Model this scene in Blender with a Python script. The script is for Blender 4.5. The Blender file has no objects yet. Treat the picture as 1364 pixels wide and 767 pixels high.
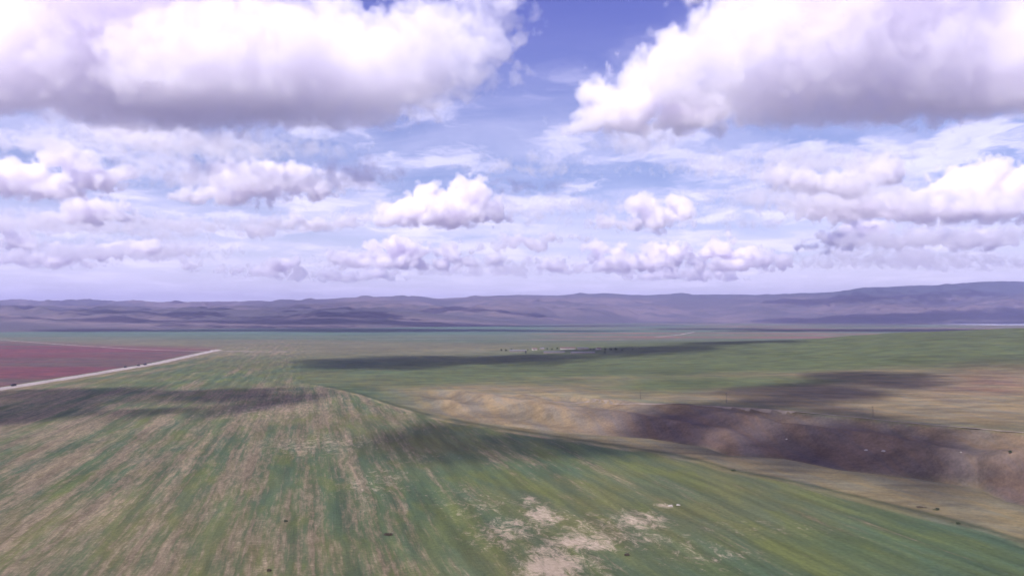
import bpy, bmesh, math, random
import numpy as np
from mathutils import Vector, Matrix

R = math.radians
sc = bpy.context.scene
C = sc.collection

# ------------------------------------------------------------------ camera
F, CX, HY, CAMH = 974.0, 682.0, 422.0, 100.0      # focal length and horizon in photo pixels, metres above the plain
cam = bpy.data.objects.new('camera', bpy.data.cameras.new('camera'))
C.objects.link(cam)
sc.camera = cam
cam.location = (0, 0, CAMH)
cam.rotation_euler = (R(90) + math.atan((HY - 383.5) / F), 0, 0)
cam.data.sensor_width = 36
cam.data.lens = 36 * F / 1364
cam.data.clip_start = 1
cam.data.clip_end = 200000

# ------------------------------------------------------------------ sun, sky, exposure
SUN = Vector((-0.45, -0.60, 1.0)).normalized()    # towards the sun
sl = bpy.data.lights.new('sun', 'SUN')
sl.energy = 4.6
sl.angle = R(0.6)
sl.color = (1.0, 0.95, 0.87)
so = bpy.data.objects.new('sun', sl)
C.objects.link(so)
so.rotation_euler = SUN.to_track_quat('Z', 'Y').to_euler()

world = bpy.data.worlds.new('World')
sc.world = world
world.use_nodes = True


class NT:
    """small helper to write node trees"""
    def __init__(s, tree):
        s.t, s.N, s.L = tree, tree.nodes, tree.links

    def node(s, kind, ins=None, **kw):
        n = s.N.new(kind)
        for k, v in kw.items():
            setattr(n, k, v)
        for k, v in (ins or {}).items():
            s.put(n.inputs[k], v)
        return n

    def put(s, sock, v):
        if isinstance(v, bpy.types.NodeSocket):
            s.L.new(v, sock)
        else:
            sock.default_value = v

    def m(s, op, *a, clamp=False):
        n = s.N.new('ShaderNodeMath')
        n.operation = op
        n.use_clamp = clamp
        for i, v in enumerate(a):
            s.put(n.inputs[i], v)
        return n.outputs[0]

    def v(s, op, *a):
        n = s.N.new('ShaderNodeVectorMath')
        n.operation = op
        for i, v in enumerate(a):
            s.put(n.inputs[i], v)
        return n.outputs['Value'] if op in ('LENGTH', 'DOT_PRODUCT', 'DISTANCE') else n.outputs[0]

    def noise(s, vec, detail=3, rough=.55, scale=1.0, dist=0.0):
        n = s.node('ShaderNodeTexNoise', {'Vector': vec, 'Scale': scale, 'Detail': detail, 'Roughness': rough, 'Distortion': dist})
        return n

    def ramp(s, x, a, b, lo=0.0, hi=1.0):
        n = s.node('ShaderNodeMapRange', {'Value': x, 'From Min': a, 'From Max': b, 'To Min': lo, 'To Max': hi}, interpolation_type='SMOOTHSTEP')
        return n.outputs[0]

    def mix(s, f, a, b, mode='MIX'):
        n = s.N.new('ShaderNodeMix')
        n.data_type = 'RGBA'
        n.blend_type = mode
        n.clamp_factor = True
        s.put(n.inputs[0], f)
        for k, v in ((6, a), (7, b)):
            if not isinstance(v, bpy.types.NodeSocket):
                v = tuple(v) + ((1.0,) if len(v) == 3 else ())
            s.put(n.inputs[k], v)
        return n.outputs[2]


w = NT(world.node_tree)
sky = w.node('ShaderNodeTexSky', sky_type='NISHITA', sun_disc=False)
sky.sun_elevation = math.asin(SUN.z)
sky.sun_rotation = math.atan2(SUN.x, SUN.y)
sky.altitude = 800
sky.air_density = 1.0
sky.dust_density = 1.2
sky.ozone_density = 2.0
tc = w.node('ShaderNodeTexCoord')
sep = w.node('ShaderNodeSeparateXYZ', {0: tc.outputs['Generated']})
zz = w.m('MAXIMUM', sep.outputs[2], 0.0)
plane = w.v('MULTIPLY', tc.outputs['Generated'], (1, 1, 0))
inv = w.m('DIVIDE', 1.0, w.m('ADD', zz, 0.07))
cmb = w.node('ShaderNodeCombineXYZ', {0: inv, 1: inv, 2: inv})
layer = w.v('MULTIPLY', plane, cmb.outputs[0])            # a high, thin cloud layer seen in perspective
n_big = w.noise(layer, 6, .62, .42, .6).outputs['Fac']
stre = w.v('MULTIPLY', layer, (.35, 1.3, 1))
n_str = w.noise(stre, 6, .6, 1.1, 1.0).outputs['Fac']
veil = w.m('MULTIPLY', w.ramp(w.m('ADD', w.m('MULTIPLY', n_big, .62), w.m('MULTIPLY', n_str, .38)), .40, .63), w.ramp(zz, .42, .10))
tint = w.mix(1.0, sky.outputs[0], w.mix(w.ramp(zz, .20, .42), (1.0, .87, 1.10), (.90, .70, 1.34)), 'MULTIPLY')
SKY_STRENGTH = 0.072
warp = w.v('ADD', layer, w.v('MULTIPLY', w.noise(layer, 4, .6, 1.6).outputs['Color'], (.8, .8, 0)))
n_puf = w.noise(w.v('MULTIPLY', warp, (1, .8, 1)), 7, .6, 1.5, .3).outputs['Fac']
puff = w.m('MULTIPLY', w.ramp(n_puf, .47, .60), w.ramp(zz, .42, .16))
col = w.mix(w.m('MULTIPLY', veil, .55), tint, (9.0, 8.4, 11.2))
col = w.mix(w.m('MULTIPLY', puff, .60), col, w.mix(w.ramp(n_puf, .52, .68), (8.8, 8.2, 10.8), (11.4, 10.8, 12.4)))
hz = w.ramp(zz, .20, .0)
col = w.mix(w.m('MULTIPLY', hz, .6), col, (9.6, 9.1, 11.0))
bg = world.node_tree.nodes['Background']
w.put(bg.inputs[0], col)
bg.inputs[1].default_value = SKY_STRENGTH

vs = sc.view_settings
vs.view_transform = 'Standard'
vs.look = 'None'
vs.gamma = 1
vs.use_curve_mapping = False
vs.exposure = 0.85

cy = sc.cycles
cy.use_denoising = True
cy.use_adaptive_sampling = True
cy.adaptive_threshold = 0.03
cy.max_bounces = 18
cy.diffuse_bounces = 2
cy.glossy_bounces = 1
cy.volume_bounces = 16
cy.volume_step_rate = 3.0
cy.volume_max_steps = 256
cy.sample_clamp_indirect = 8


# ------------------------------------------------------------------ helpers
def tag(o, label=None, cat=None, group=None, kind=None):
    if label: o['label'] = label
    if cat: o['category'] = cat
    if group: o['group'] = group
    if kind: o['kind'] = kind
    return o


def W(px, py, D):
    """a place in the world: bearing and elevation as read off the photo, D metres ahead"""
    return Vector(((px - CX) / F * D, D, CAMH + (HY - py) / F * D))


def dist_of(py, z=0.0):
    return (CAMH - z) * F / (py - HY)


def new_mat(name):
    m = bpy.data.materials.new(name)
    m.use_nodes = True
    n = NT(m.node_tree)
    return m, n, m.node_tree.nodes['Principled BSDF']


def paint(name, col, rough=.6, var=.12, scale=2.0, metal=0.0):
    m, n, b = new_mat(name)
    g = n.node('ShaderNodeTexCoord').outputs['Object']
    f = n.noise(g, 5, .6, scale).outputs['Fac']
    k = n.ramp(f, .3, .7, 1 - var * 2, 1 + var)
    cc = n.node('ShaderNodeCombineXYZ', {0: k, 1: k, 2: k})
    n.put(b.inputs['Base Color'], n.mix(1.0, col, cc.outputs[0], 'MULTIPLY'))
    b.inputs['Roughness'].default_value = rough
    b.inputs['Metallic'].default_value = metal
    return m


# numpy gradient noise
rng = np.random.default_rng(7)
PERM = rng.permutation(256)
PERM = np.concatenate([PERM, PERM, PERM])
GR = np.stack([np.cos(np.arange(256) / 256 * 2 * np.pi * 13), np.sin(np.arange(256) / 256 * 2 * np.pi * 13)], 1)


def pnoise(x, y):
    xi = np.floor(x).astype(np.int64); yi = np.floor(y).astype(np.int64)
    xf = x - xi; yf = y - yi
    u = xf * xf * xf * (xf * (xf * 6 - 15) + 10); v = yf * yf * yf * (yf * (yf * 6 - 15) + 10)
    def g(ix, iy, dx, dy):
        h = PERM[(PERM[ix & 255] + iy) & 255]
        return GR[h, 0] * dx + GR[h, 1] * dy
    a = g(xi, yi, xf, yf); b = g(xi + 1, yi, xf - 1, yf); c = g(xi, yi + 1, xf, yf - 1); d = g(xi + 1, yi + 1, xf - 1, yf - 1)
    return (a + (b - a) * u + (c - a) * v + (a - b - c + d) * u * v) * 1.4


def fbm(x, y, o=4, gain=.5, off=0.0):
    s = 0; a = 1; t = 0
    for k in range(o):
        s = s + a * pnoise(x * 2 ** k + off + 17.3 * k, y * 2 ** k - off + 9.1 * k); t += a; a *= gain
    return s / t


def ridged(x, y, o=4, gain=.5, off=0.0):
    s = 0; a = 1; t = 0
    for k in range(o):
        s = s + a * (1 - np.abs(pnoise(x * 2 ** k + off + 3.7 * k, y * 2 ** k + off + 21.1 * k)) * 2); t += a; a *= gain
    return s / t


def ss(x, a, b):
    t = np.clip((x - a) / (b - a), 0, 1)
    return t * t * (3 - 2 * t)


def grid_mesh(name, X, Y, Z, attrs, mat):
    nr, nc = X.shape
    me = bpy.data.meshes.new(name)
    me.vertices.add(nr * nc)
    me.vertices.foreach_set('co', np.stack([X, Y, Z], -1).astype(np.float32).ravel())
    i = np.arange(nr * nc).reshape(nr, nc)
    q = np.stack([i[:-1, :-1], i[:-1, 1:], i[1:, 1:], i[1:, :-1]], -1).reshape(-1, 4)
    me.loops.add(q.size)
    me.loops.foreach_set('vertex_index', q.ravel().astype(np.int32))
    me.polygons.add(len(q))
    me.polygons.foreach_set('loop_start', (np.arange(len(q)) * 4).astype(np.int32))
    me.polygons.foreach_set('loop_total', np.full(len(q), 4, np.int32))
    me.polygons.foreach_set('use_smooth', np.ones(len(q), bool))
    me.update(calc_edges=True)
    for k, v in attrs.items():
        if v.ndim == 3:
            a = me.attributes.new(k, 'FLOAT_COLOR', 'POINT')
            rgba = np.concatenate([v, np.ones(v.shape[:2] + (1,))], -1)
            a.data.foreach_set('color', rgba.astype(np.float32).ravel())
        else:
            a = me.attributes.new(k, 'FLOAT', 'POINT')
            a.data.foreach_set('value', v.astype(np.float32).ravel())
    me.materials.append(mat)
    o = bpy.data.objects.new(name, me)
    C.objects.link(o)
    return o


# ------------------------------------------------------------------ the lie of the land
def I(px, tab, k):
    return np.interp(px, [t[0] for t in tab], [t[k] for t in tab])


TRACK = [(300, 502), (385, 505), (440, 516), (480, 525), (530, 541), (578, 555), (670, 570), (760, 583), (835, 595), (908, 607), (974, 625), (1084, 648),
         (1179, 672), (1278, 696), (1364, 720), (1600, 790)]
#          px   edge_py z_edge  z_base  rim_py z_rim
VALLEY = [(420, 519, 0.0, 0.0, 500, 0.0),
          (500, 530, -0.3, -1.5, 516, 0.3),
          (560, 546, -0.8, -7, 520, 2.0),
          (640, 562, -1.0, -11, 522, 4.0),
          (761, 577, -1.5, -14, 527, 6.0),
          (864, 584, -2.0, -17, 537, 7.0),
          (937, 595, -2.0, -19, 540, 8.0),
          (967, 606, -2.5, -21, 541, 8.0),
          (1040, 610, -2.5, -22, 546, 8.0),
          (1113, 625, -2.5, -23, 554, 8.0),
          (1209, 636, -2.5, -25, 563, 8.0),
          (1296, 650, -2.5, -26, 570, 9.0),
          (1333, 667, -2.5, -26, 573, 9.0),
          (1364, 675, -2.5, -26, 576, 9.0),
          (1700, 740, -2.5, -28, 600, 10.0),
          (2600, 860, -2.5, -28, 660, 10.0)]


def land(x, y):
    """height of the plain, valley, bluff and the rise on the right, and masks for the ground cover"""
    D = np.maximum(y, 1.0)
    px = np.clip(CX + F * x / D, -2500, 2600)
    front = ss(y, 60, 160)
    inv = px > 420
    pe, ze, zb, pr, zr = (I(px, VALLEY, k) for k in (1, 2, 3, 4, 5))
    De = (CAMH - ze) * F / (pe - HY)
    Dr = (CAMH - zr) * F / (pr - HY)
    # wobble of the rim by side gullies
    amp = ss(px, 470, 620)
    Dbn = (CAMH - zb) * F / (pe + 1 - HY)
    Db = np.clip(Dbn, De + 18, Dr - 25)
    q = x * .80 + y * .60
    gul = fbm(q / 95, (x * -.6 + y * .8) / 330, 3, .5, 5.0)
    gul2 = ridged(q / 78 + .15 * np.sin(y / 60), (x * -.6 + y * .8) / 300, 2, .35, 2.2)
    t1 = ss(D, De - 6, Db)
    t2 = np.clip((D - Db) / (Dr + gul * 60 * amp - Db), 0, 1)
    t2s = t2 ** .85
    t2s = t2s * t2s * (3 - 2 * t2s) * .6 + t2s * .4
    z = ze * ss(D, De - 90, De) * (1 - t1) + zb * t1 * (1 - t2s) + zr * t2s
    face = np.clip(4 * t2 * (1 - t2), 0, 1) * t1 * amp
    z = z + face * (gul2 - .45) * 22
    past = ss(D, Dr, Dr + 350)
    z = np.where(D > Dr, zr * (1 - past) + (zr) * past * ss(px, 500, 900), z)
    z = z * amp * front
    # the green rise on the right, crest about 2 km out
    ex = ss(px, 640, 1500)
    crest = 3 + 50 * ex ** 1.15 + 9 * ss(px, 1050, 1200)
    up = ss(D, Dr + 40, 2000) ** 1.2
    down = 1 - ss(D, 2050, 3600)
    rise = crest * ss(px, 560, 760) * up * down * (1 + .10 * fbm(x / 260, y / 200, 4, .5, 14) * ss(px, 700, 1000)) 
    z = z + rise * front
    z = np.where(D > 2050, z * down, z)
    # plain relief
    far = 1 - ss(D, 2500, 6000)
    z = z + fbm(x / 160, y / 160, 3) * .9 * front * far + fbm(x / 35, y / 35, 3, .5, 9) * .35 * far * front
    z = z + face * fbm(x / 22, y / 22, 3) * .9
    low = ss(px, 300, 640) * ss(D, 1150, 1500) * (1 - ss(D, 1900, 2600))
    z = z + low * (ridged(x / 260, y / 170, 3, .5, 4) - .5) * 5
    return z, dict(px=px, D=D, De=De, Db=Db, Dr=Dr, amp=amp, t1=t1, t2=t2, face=face, gul=gul, gul2=gul2)


def land_z(x, y):
    z, _ = land(np.array([[float(x)]]), np.array([[float(y)]]))
    return float(z[0, 0])


def c3(*c):
    return np.array(c, float)


def lerp3(a, b, t):
    return a + (b - a) * t[..., None]


def cover(x, y, z, k):
    """albedo of the ground cover (the bluff has shade and lit crests painted in) and how much stubble and bare soil breaks it"""
    px, D = k['px'], k['D']
    GREEN, GREEN2 = c3(.060, .098, .056), c3(.092, .110, .058)
    TAN, PALE = c3(.235, .175, .12), c3(.34, .265, .20)
    n1 = fbm(x / 210, y / 210, 4, .55, 1.0)
    n2 = fbm(x / 55, y / 55, 4, .55, 7.0)
    col = lerp3(np.broadcast_to(GREEN, x.shape + (3,)), GREEN2, ss(n1, -.3, .4))
    pt = I(px, TRACK, 1)
    Dt = CAMH * F / (pt - HY)
    field = (D < Dt)
    # stubble share: high on the left, low towards the track on the right
    dry = .585 - .34 * ss(px, 400, 700) - .10 * ss(px, 800, 1200) + .10 * ss(px, 300, 0)
    dry = dry + .14 * np.exp(-((px - 400) / 120) ** 2) * ss(D, 500, 900)
    dry = dry - .3 * ss(D, 950, 1150)
    # beyond the field: lowland
    beyond = ss(D, Dt - 4, Dt + 4) * ss(px, 385, 420)
    dry = np.where(px > 385, dry * (1 - beyond), dry)
    # bare pale patches seen at the bottom of the frame
    bare = np.zeros_like(x)
    for bx, by, rx, ry, s in ((735, 748, 48, 26, 1.05), (770, 718, 55, 16, .85), (722, 684, 28, 16, .85), (705, 665, 18, 10, .6), (680, 705, 60, 26, .6), (745, 735, 70, 34, .62), (800, 700, 60, 20, .5), (850, 690, 40, 14, .8), (820, 712, 80, 12, .62), (640, 672, 60, 20, .35), (930, 735, 90, 26, .30), (1010, 700, 120, 16, .22), (500, 640, 60, 20, .4), (430, 590, 80, 16, .45), (350, 545, 90, 12, .4),
                              (885, 671, 14, 4, .8), (600, 655, 70, 26, .2), (560, 610, 60, 14, .25), (170, 600, 170, 30, .15), (60, 640, 110, 30, .15)):
        D0 = dist_of(by)
        X0 = (bx - CX) / F * D0
        dD = D0 * D0 / 97400 * ry
        bare = np.maximum(bare, s * np.exp(-(((x - X0) / (rx / F * D0)) ** 2 + ((y - D0) / dD) ** 2)))
    # tan strip between the track and the valley edge, and its slope
    strip = beyond * (1 - ss(D, k['Db'], k['Db'] + 12)) * k['amp']
    col = lerp3(col, c3(.172, .155, .106) * (1 + .12 * n2[..., None]), strip * .95)
    # bluff
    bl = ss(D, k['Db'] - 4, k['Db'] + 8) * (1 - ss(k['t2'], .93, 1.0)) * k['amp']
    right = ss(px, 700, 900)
    bcol = lerp3(np.broadcast_to(c3(.160, .138, .108), x.shape + (3,)), c3(.092, .072, .076), right)  # darker purple to the right: cloud shade painted into the bluff colour
    bcol = bcol * (1 + .40 * (k['gul2'][..., None] - .4))  # gullies darkened, crests lightened: spur relief painted into the colour
    bcol = lerp3(bcol, np.broadcast_to(c3(.215, .175, .150), x.shape + (3,)), ss(k['gul2'], .70, 1.0) * .28)  # pale crest tone painted in, standing for lit spurs
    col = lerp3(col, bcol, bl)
    # rim and plateau
    rd = D - k['Dr'] - k['gul'] * 50
    rim = np.exp(-((rd - 5) / 40) ** 2) * k['amp']
    col = lerp3(col, c3(.26, .225, .165), rim * (.75 - .35 * right))
    plat = ss(rd, 0, 60) * k['amp']
    pn = fbm(x / 420, y / 260, 4, .55, 3.3)
    pc = lerp3(np.broadcast_to(c3(.172, .150, .105), x.shape + (3,)), c3(.075, .102, .050), ss(D + pn * 420 - 90 * ss(px, 900, 1300), 880, 1180))
    pc = lerp3(pc, c3(.155, .098, .085), ss(px, 1180, 1330) * ss(pn + n2 * .5, -.35, .25) * (1 - ss(D, 950, 1300)) * .8)
    col = lerp3(col, pc, plat)
    # lowland left of the valley head
    # the far plain
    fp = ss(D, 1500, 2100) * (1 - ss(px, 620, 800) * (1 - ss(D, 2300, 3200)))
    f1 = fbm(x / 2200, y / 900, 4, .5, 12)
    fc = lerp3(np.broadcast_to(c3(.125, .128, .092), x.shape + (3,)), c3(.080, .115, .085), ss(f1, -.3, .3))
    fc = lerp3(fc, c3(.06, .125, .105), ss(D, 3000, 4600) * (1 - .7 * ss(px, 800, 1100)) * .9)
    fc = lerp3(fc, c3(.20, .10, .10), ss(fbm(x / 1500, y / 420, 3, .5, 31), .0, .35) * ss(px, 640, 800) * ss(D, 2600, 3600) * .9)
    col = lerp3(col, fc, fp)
    # maroon flower fields left of the road
    xr = ROAD_X(y)
    left = ss(xr - x, 16, 26) * ss(y, 500, 700)
    bands = fbm(x / 1500, y / 210, 4, .5, 23)
    mc = lerp3(np.broadcast_to(c3(.128, .048, .072), x.shape + (3,)), c3(.085, .070, .078), ss(bands, -.05, .35))
    reach = 1 - ss(D + (px - 100) * 2.2 + bands * 240, 2350, 3000)
    col = lerp3(col, mc, left * reach)
    dry = dry * (1 - left)
    # verge between the road and the field
    verge = ss(x - xr, 6, 12) * (1 - ss(x - xr, 70, 110)) * ss(y, 400, 700) * (1 - ss(y, 1900, 2200))
    col = lerp3(col, c3(.17, .145, .10), verge * ss(n2 + np.sin((x - xr) / 12) * .5, -.4, .2) * .8)
    # dark ditch beside the track and pale wheel ruts
    dd = D - Dt
    wd = Dt / 600
    ditch = np.exp(-((dd - 9 * wd) / (7 * wd)) ** 2) * ss(px, 380, 470) * ss(n2 + 0.0, -.75, -.1)
    col = lerp3(col, c3(.045, .062, .036), ditch * .85)
    rut = np.exp(-((dd + 6 * wd) / (4.5 * wd)) ** 2) * ss(px, 370, 440) * ss(fbm(x / 60, y / 60, 3, .6, 40), -.25, .2) * (1 - .6 * ss(px, 700, 1000))
    col = lerp3(col, PALE, rut * .7)
    col = col * .60
    return col, np.clip(dry, 0, 1) * (D < 3000) * (1 - strip) , bare


def ROAD_X(y):
    return np.interp(y, [200, 1015, 1299, 1600, 2029, 2300, 6000], [-560, -712, -736, -768, -856, -905, -1700])


# ------------------------------------------------------------------ ground sheet
gm, g, gb = new_mat('ground_cover')
geo = g.node('ShaderNodeNewGeometry')
P = geo.outputs['Position']
zone = g.node('ShaderNodeAttribute', attribute_name='zone').outputs['Color']
dry = g.node('ShaderNodeAttribute', attribute_name='dry').outputs['Fac']
bare = g.node('ShaderNodeAttribute', attribute_name='bare').outputs['Fac']
th = R(-15.6)
ca, sa = math.cos(th), math.sin(th)
across = g.v('DOT_PRODUCT', P, (ca, -sa, 0))
along = g.v('DOT_PRODUCT', P, (sa, ca, 0))
rows = g.node('ShaderNodeCombineXYZ', {0: across, 1: along, 2: 0.0}).outputs[0]
wob = g.noise(P, 2, .5, 1 / 90).outputs['Fac']
rows = g.v('ADD', rows, g.node('ShaderNodeCombineXYZ', {0: g.m('MULTIPLY', wob, 6.0)}).outputs[0])
r1 = g.noise(g.v('MULTIPLY', rows, (1 / 15, 1 / 330, 1)), 3, .5).outputs['Fac']      # wide drill strips
r2 = g.noise(g.v('MULTIPLY', rows, (1 / 2.6, 1 / 220, 1)), 4, .65).outputs['Fac']      # machine rows
p1 = g.noise(g.v('MULTIPLY', rows, (1 / 30, 1 / 90, 1)), 6, .62, 1.0, .4).outputs['Fac']                                   # patches
p2 = g.noise(g.v('MULTIPLY', rows, (1 / 2.8, 1 / 18, 1)), 6, .74).outputs['Fac']
p3 = g.noise(P, 5, .7, 1 / 2.2).outputs['Fac']
s = g.m('ADD', g.m('MULTIPLY', r1, 1.20), g.m('MULTIPLY', p1, .75))
s = g.m('ADD', s, g.m('MULTIPLY', r2, .95))
s = g.m('ADD', s, g.m('MULTIPLY', p2, 1.05))
s = g.m('SUBTRACT', s, 1.975)                       # about -1 .. 1 around 0
s = g.m('MULTIPLY', s, 1.25)
dd = g.m('SUBTRACT', g.m('MULTIPLY', dry, 1.0), .52)
stub = g.ramp(g.m('ADD', s, dd), -.18, .42)
stub = g.m('MULTIPLY', stub, g.ramp(dry, .02, .15))
soil = g.mix(g.ramp(p2, .35, .65), (.090, .068, .046), (.158, .120, .084))
soil = g.mix(g.ramp(p3, .55, .75), soil, (.225, .180, .128))
grass = g.mix(g.ramp(g.noise(g.v('MULTIPLY', rows, (1 / 14, 1 / 60, 1)), 4, .6).outputs['Fac'], .35, .65), zone, g.mix(1.0, zone, (1.30, 1.12, .85), 'MULTIPLY'))
olive = g.m('MULTIPLY', g.ramp(g.noise(g.v('MULTIPLY', rows, (1 / 24, 1 / 80, 1)), 3, .55).outputs['Fac'], .52, .66), g.ramp(dry, .05, .2))
grass = g.mix(g.m('MULTIPLY', olive, .6), grass, (.070, .080, .022))
cl = g.mix(g.m('MULTIPLY', stub, .86), grass, soil)
bn = g.m('ADD', bare, g.m('MULTIPLY', g.m('SUBTRACT', g.noise(g.v('MULTIPLY', rows, (1 / 5, 1 / 9, 1)), 8, .80, 1.0, .8).outputs['Fac'], .5), 3.4))
cl = g.mix(g.m('MULTIPLY', g.ramp(bn, .25, 1.05), g.ramp(bare, .06, .2)), cl, (.25, .20, .155))
mid_ = g.ramp(g.noise(g.v('MULTIPLY', P, (1 / 60, 1 / 26, 1 / 20)), 6, .70).outputs['Fac'], .3, .7, .68, 1.32)
fieldf = g.ramp(dry, .04, .16)
mid = g.m('ADD', g.m('MULTIPLY', mid_, g.m('SUBTRACT', 1.0, fieldf)), g.m('MULTIPLY', g.ramp(g.noise(g.v('MULTIPLY', rows, (1 / 9, 1 / 120, 1)), 5, .65).outputs['Fac'], .3, .7, .76, 1.24), fieldf))
fine = g.ramp(p3, .25, .75, .80, 1.20)
big = g.ramp(g.noise(P, 4, .6, 1 / 320).outputs['Fac'], .3, .7, .88, 1.12)
ff = g.m('MULTIPLY', g.m('MULTIPLY', fine, big), mid)
cl = g.mix(1.0, cl, g.node('ShaderNodeCombineXYZ', {0: ff, 1: ff, 2: ff}).outputs[0], 'MULTIPLY')
g.put(gb.inputs['Base Color'], cl)
gb.inputs['Roughness'].default_value = .95
gb.inputs['Specular IOR Level'].default_value = .15
bh = g.m('ADD', g.m('MULTIPLY', p3, .25), g.m('ADD', g.m('MULTIPLY', p2, .5), g.m('MULTIPLY', r2, .35)))
bump = g.node('ShaderNodeBump', {'Height': bh, 'Strength': .8, 'Distance': .9})
g.put(gb.inputs['Normal'], bump.outputs[0])

ang = np.concatenate([np.linspace(-180, -46, 60)[:-1], np.linspace(-46, 46, 760), np.linspace(46, 180, 60)[1:]])
rad = np.concatenate([[3, 20, 40, 70, 110, 150], 190 * 1.0068 ** np.arange(430)])
rad = np.concatenate([rad, rad[-1] * 1.02 ** np.arange(1, 155)])
A, RR = np.meshgrid(np.radians(ang), rad)
X, Y = RR * np.sin(A), RR * np.cos(A)
Z, K = land(X, Y)
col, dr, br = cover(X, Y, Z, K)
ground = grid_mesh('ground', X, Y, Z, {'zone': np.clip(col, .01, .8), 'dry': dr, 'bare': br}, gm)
tag(ground, kind='structure')
print('GROUND', X.shape, rad[-1])

# ------------------------------------------------------------------ hills
hm, h, hb = new_mat('hill_grass_hazed')
P = h.node('ShaderNodeNewGeometry').outputs['Position']
tn = h.noise(h.v('MULTIPLY', P, (1 / 2600, 1 / 1500, 1 / 400)), 5, .6).outputs['Fac']
sm = h.noise(P, 5, .65, 1 / 420).outputs['Fac']
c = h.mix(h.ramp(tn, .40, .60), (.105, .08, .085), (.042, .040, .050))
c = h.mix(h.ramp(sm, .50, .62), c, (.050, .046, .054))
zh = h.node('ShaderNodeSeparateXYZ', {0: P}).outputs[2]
c = h.mix(h.ramp(zh, 430, 640), c, (.030, .040, .056))  # blue of distant haze painted into the upper slopes
h.put(hb.inputs['Base Color'], c)
hb.inputs['Roughness'].default_value = .95
hb.inputs['Specular IOR Level'].default_value = .1

SIL = [(-600, 402), (0, 401), (60, 401), (100, 402), (150, 401), (230, 404), (300, 402), (345, 401), (420, 399), (470, 396), (545, 394), (590, 397), (625, 396), (690, 392),
       (740, 393), (800, 390), (860, 393), (900, 391), (960, 392), (1000, 392), (1050, 391), (1110, 388), (1150, 383), (1200, 380), (1250, 379), (1300, 375), (1364, 374), (1500, 376), (2000, 392)]
BASE = [(-600, 446), (0, 443), (150, 441), (300, 438), (500, 437), (700, 433), (850, 430), (950, 430), (1364, 431), (2000, 433)]
u = np.linspace(-1.35, 1.35, 900)
dk = 4200 * 1.0060 ** np.arange(300)
U, DD = np.meshgrid(u, dk)
pxh = CX + F * U
X, Y = U * DD, DD
Db = CAMH * F / (np.interp(pxh, [t[0] for t in BASE], [t[1] for t in BASE]) - HY)
DS = 16500.0
zsil = CAMH + (HY - np.interp(pxh, [t[0] for t in SIL], [t[1] for t in SIL])) / F * DS
t = np.clip((DD - Db) / (DS - Db), 0, 1.4)
rid = ridged(X / 2300, Y / 1700, 6, .52, 3)
rid2 = ridged(X / 800, Y / 700, 5, .55, 8)
prof = np.where(t < 1, t ** 1.12, 1 - (t - 1) * 1.6)
Z = zsil * prof * (.86 + .14 * ss(t, .8, 1.0)) + ss(t, .02, .35) * (1 - ss(t, .9, 1.0)) * ((rid - .35) * 170 + (rid2 - .4) * 55) + ss(t, .85, 1.0) * (rid2 - .5) * 26
# keep the foothills under the skyline of the range
cap = CAMH + (HY - np.interp(pxh, [t_[0] for t_ in SIL], [t_[1] for t_ in SIL]) - 5) / F * DD
over = Z - cap
Z = np.where((t < .86) & (over > 0), cap + np.minimum(over, 0) - 6 + 6 * np.exp(-np.maximum(over, 0) / 20), Z)
Z = np.where(DD < Db, -20 - (Db - DD) * .01, Z - 3)
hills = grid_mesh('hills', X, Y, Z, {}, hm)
tag(hills, kind='structure')

# ------------------------------------------------------------------ haze
hzm = bpy.data.materials.new('haze')
hzm.use_nodes = True
hn = NT(hzm.node_tree)
hzm.node_tree.nodes.clear()
ho = hn.node('ShaderNodeOutputMaterial')
pv = hn.node('ShaderNodeVolumePrincipled')
pv.inputs['Color'].default_value = (.50, .50, .87, 1)
pv.inputs['Density'].default_value = 4.1e-5
pv.inputs['Anisotropy'].default_value = .1
hn.put(ho.inputs['Volume'], pv.outputs[0])


def box_mesh(name, lo, hi, mat):
    bm = bmesh.new()
    bmesh.ops.create_cube(bm, size=1)
    for v in bm.verts:
        v.co = Vector([lo[i] + (v.co[i] + .5) * (hi[i] - lo[i]) for i in range(3)])
    me = bpy.data.meshes.new(name)
    bm.to_mesh(me); bm.free()
    me.materials.append(mat)
    o = bpy.data.objects.new(name, me)
    C.objects.link(o)
    return o


tag(box_mesh('haze', (-36000, -26000, -160), (36000, 36000, 1150), hzm), kind='stuff')

# ------------------------------------------------------------------ clouds
def cloud_mat(name, dens, tone=(.985, .968, 1.0, 1)):
    cm = bpy.data.materials.new(name)
    cm.use_nodes = True
    n = NT(cm.node_tree)
    cm.node_tree.nodes.clear()
    o = n.node('ShaderNodeOutputMaterial')
    p = n.node('ShaderNodeVolumePrincipled')
    p.inputs['Color'].default_value = tone
    p.inputs['Density'].default_value = dens
    p.inputs['Anisotropy'].default_value = .25
    n.put(o.inputs['Volume'], p.outputs[0])
    return cm


CM_BIG = cloud_mat('cloud_droplets', .0062, (.984, .966, 1.0, 1))
CM = cloud_mat('small_cloud_droplets', .014)
CM_MID = cloud_mat('cloud_layer', .0040)
CM_SHADE = cloud_mat('added_shade_cloud', .03)  # dense material of the added, unseen high cloud
CM_THIN = cloud_mat('cloud_overhead', .013)
CM_SOFT = cloud_mat('cloud_wisps', .0035)
CBASE = 1320.0


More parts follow.
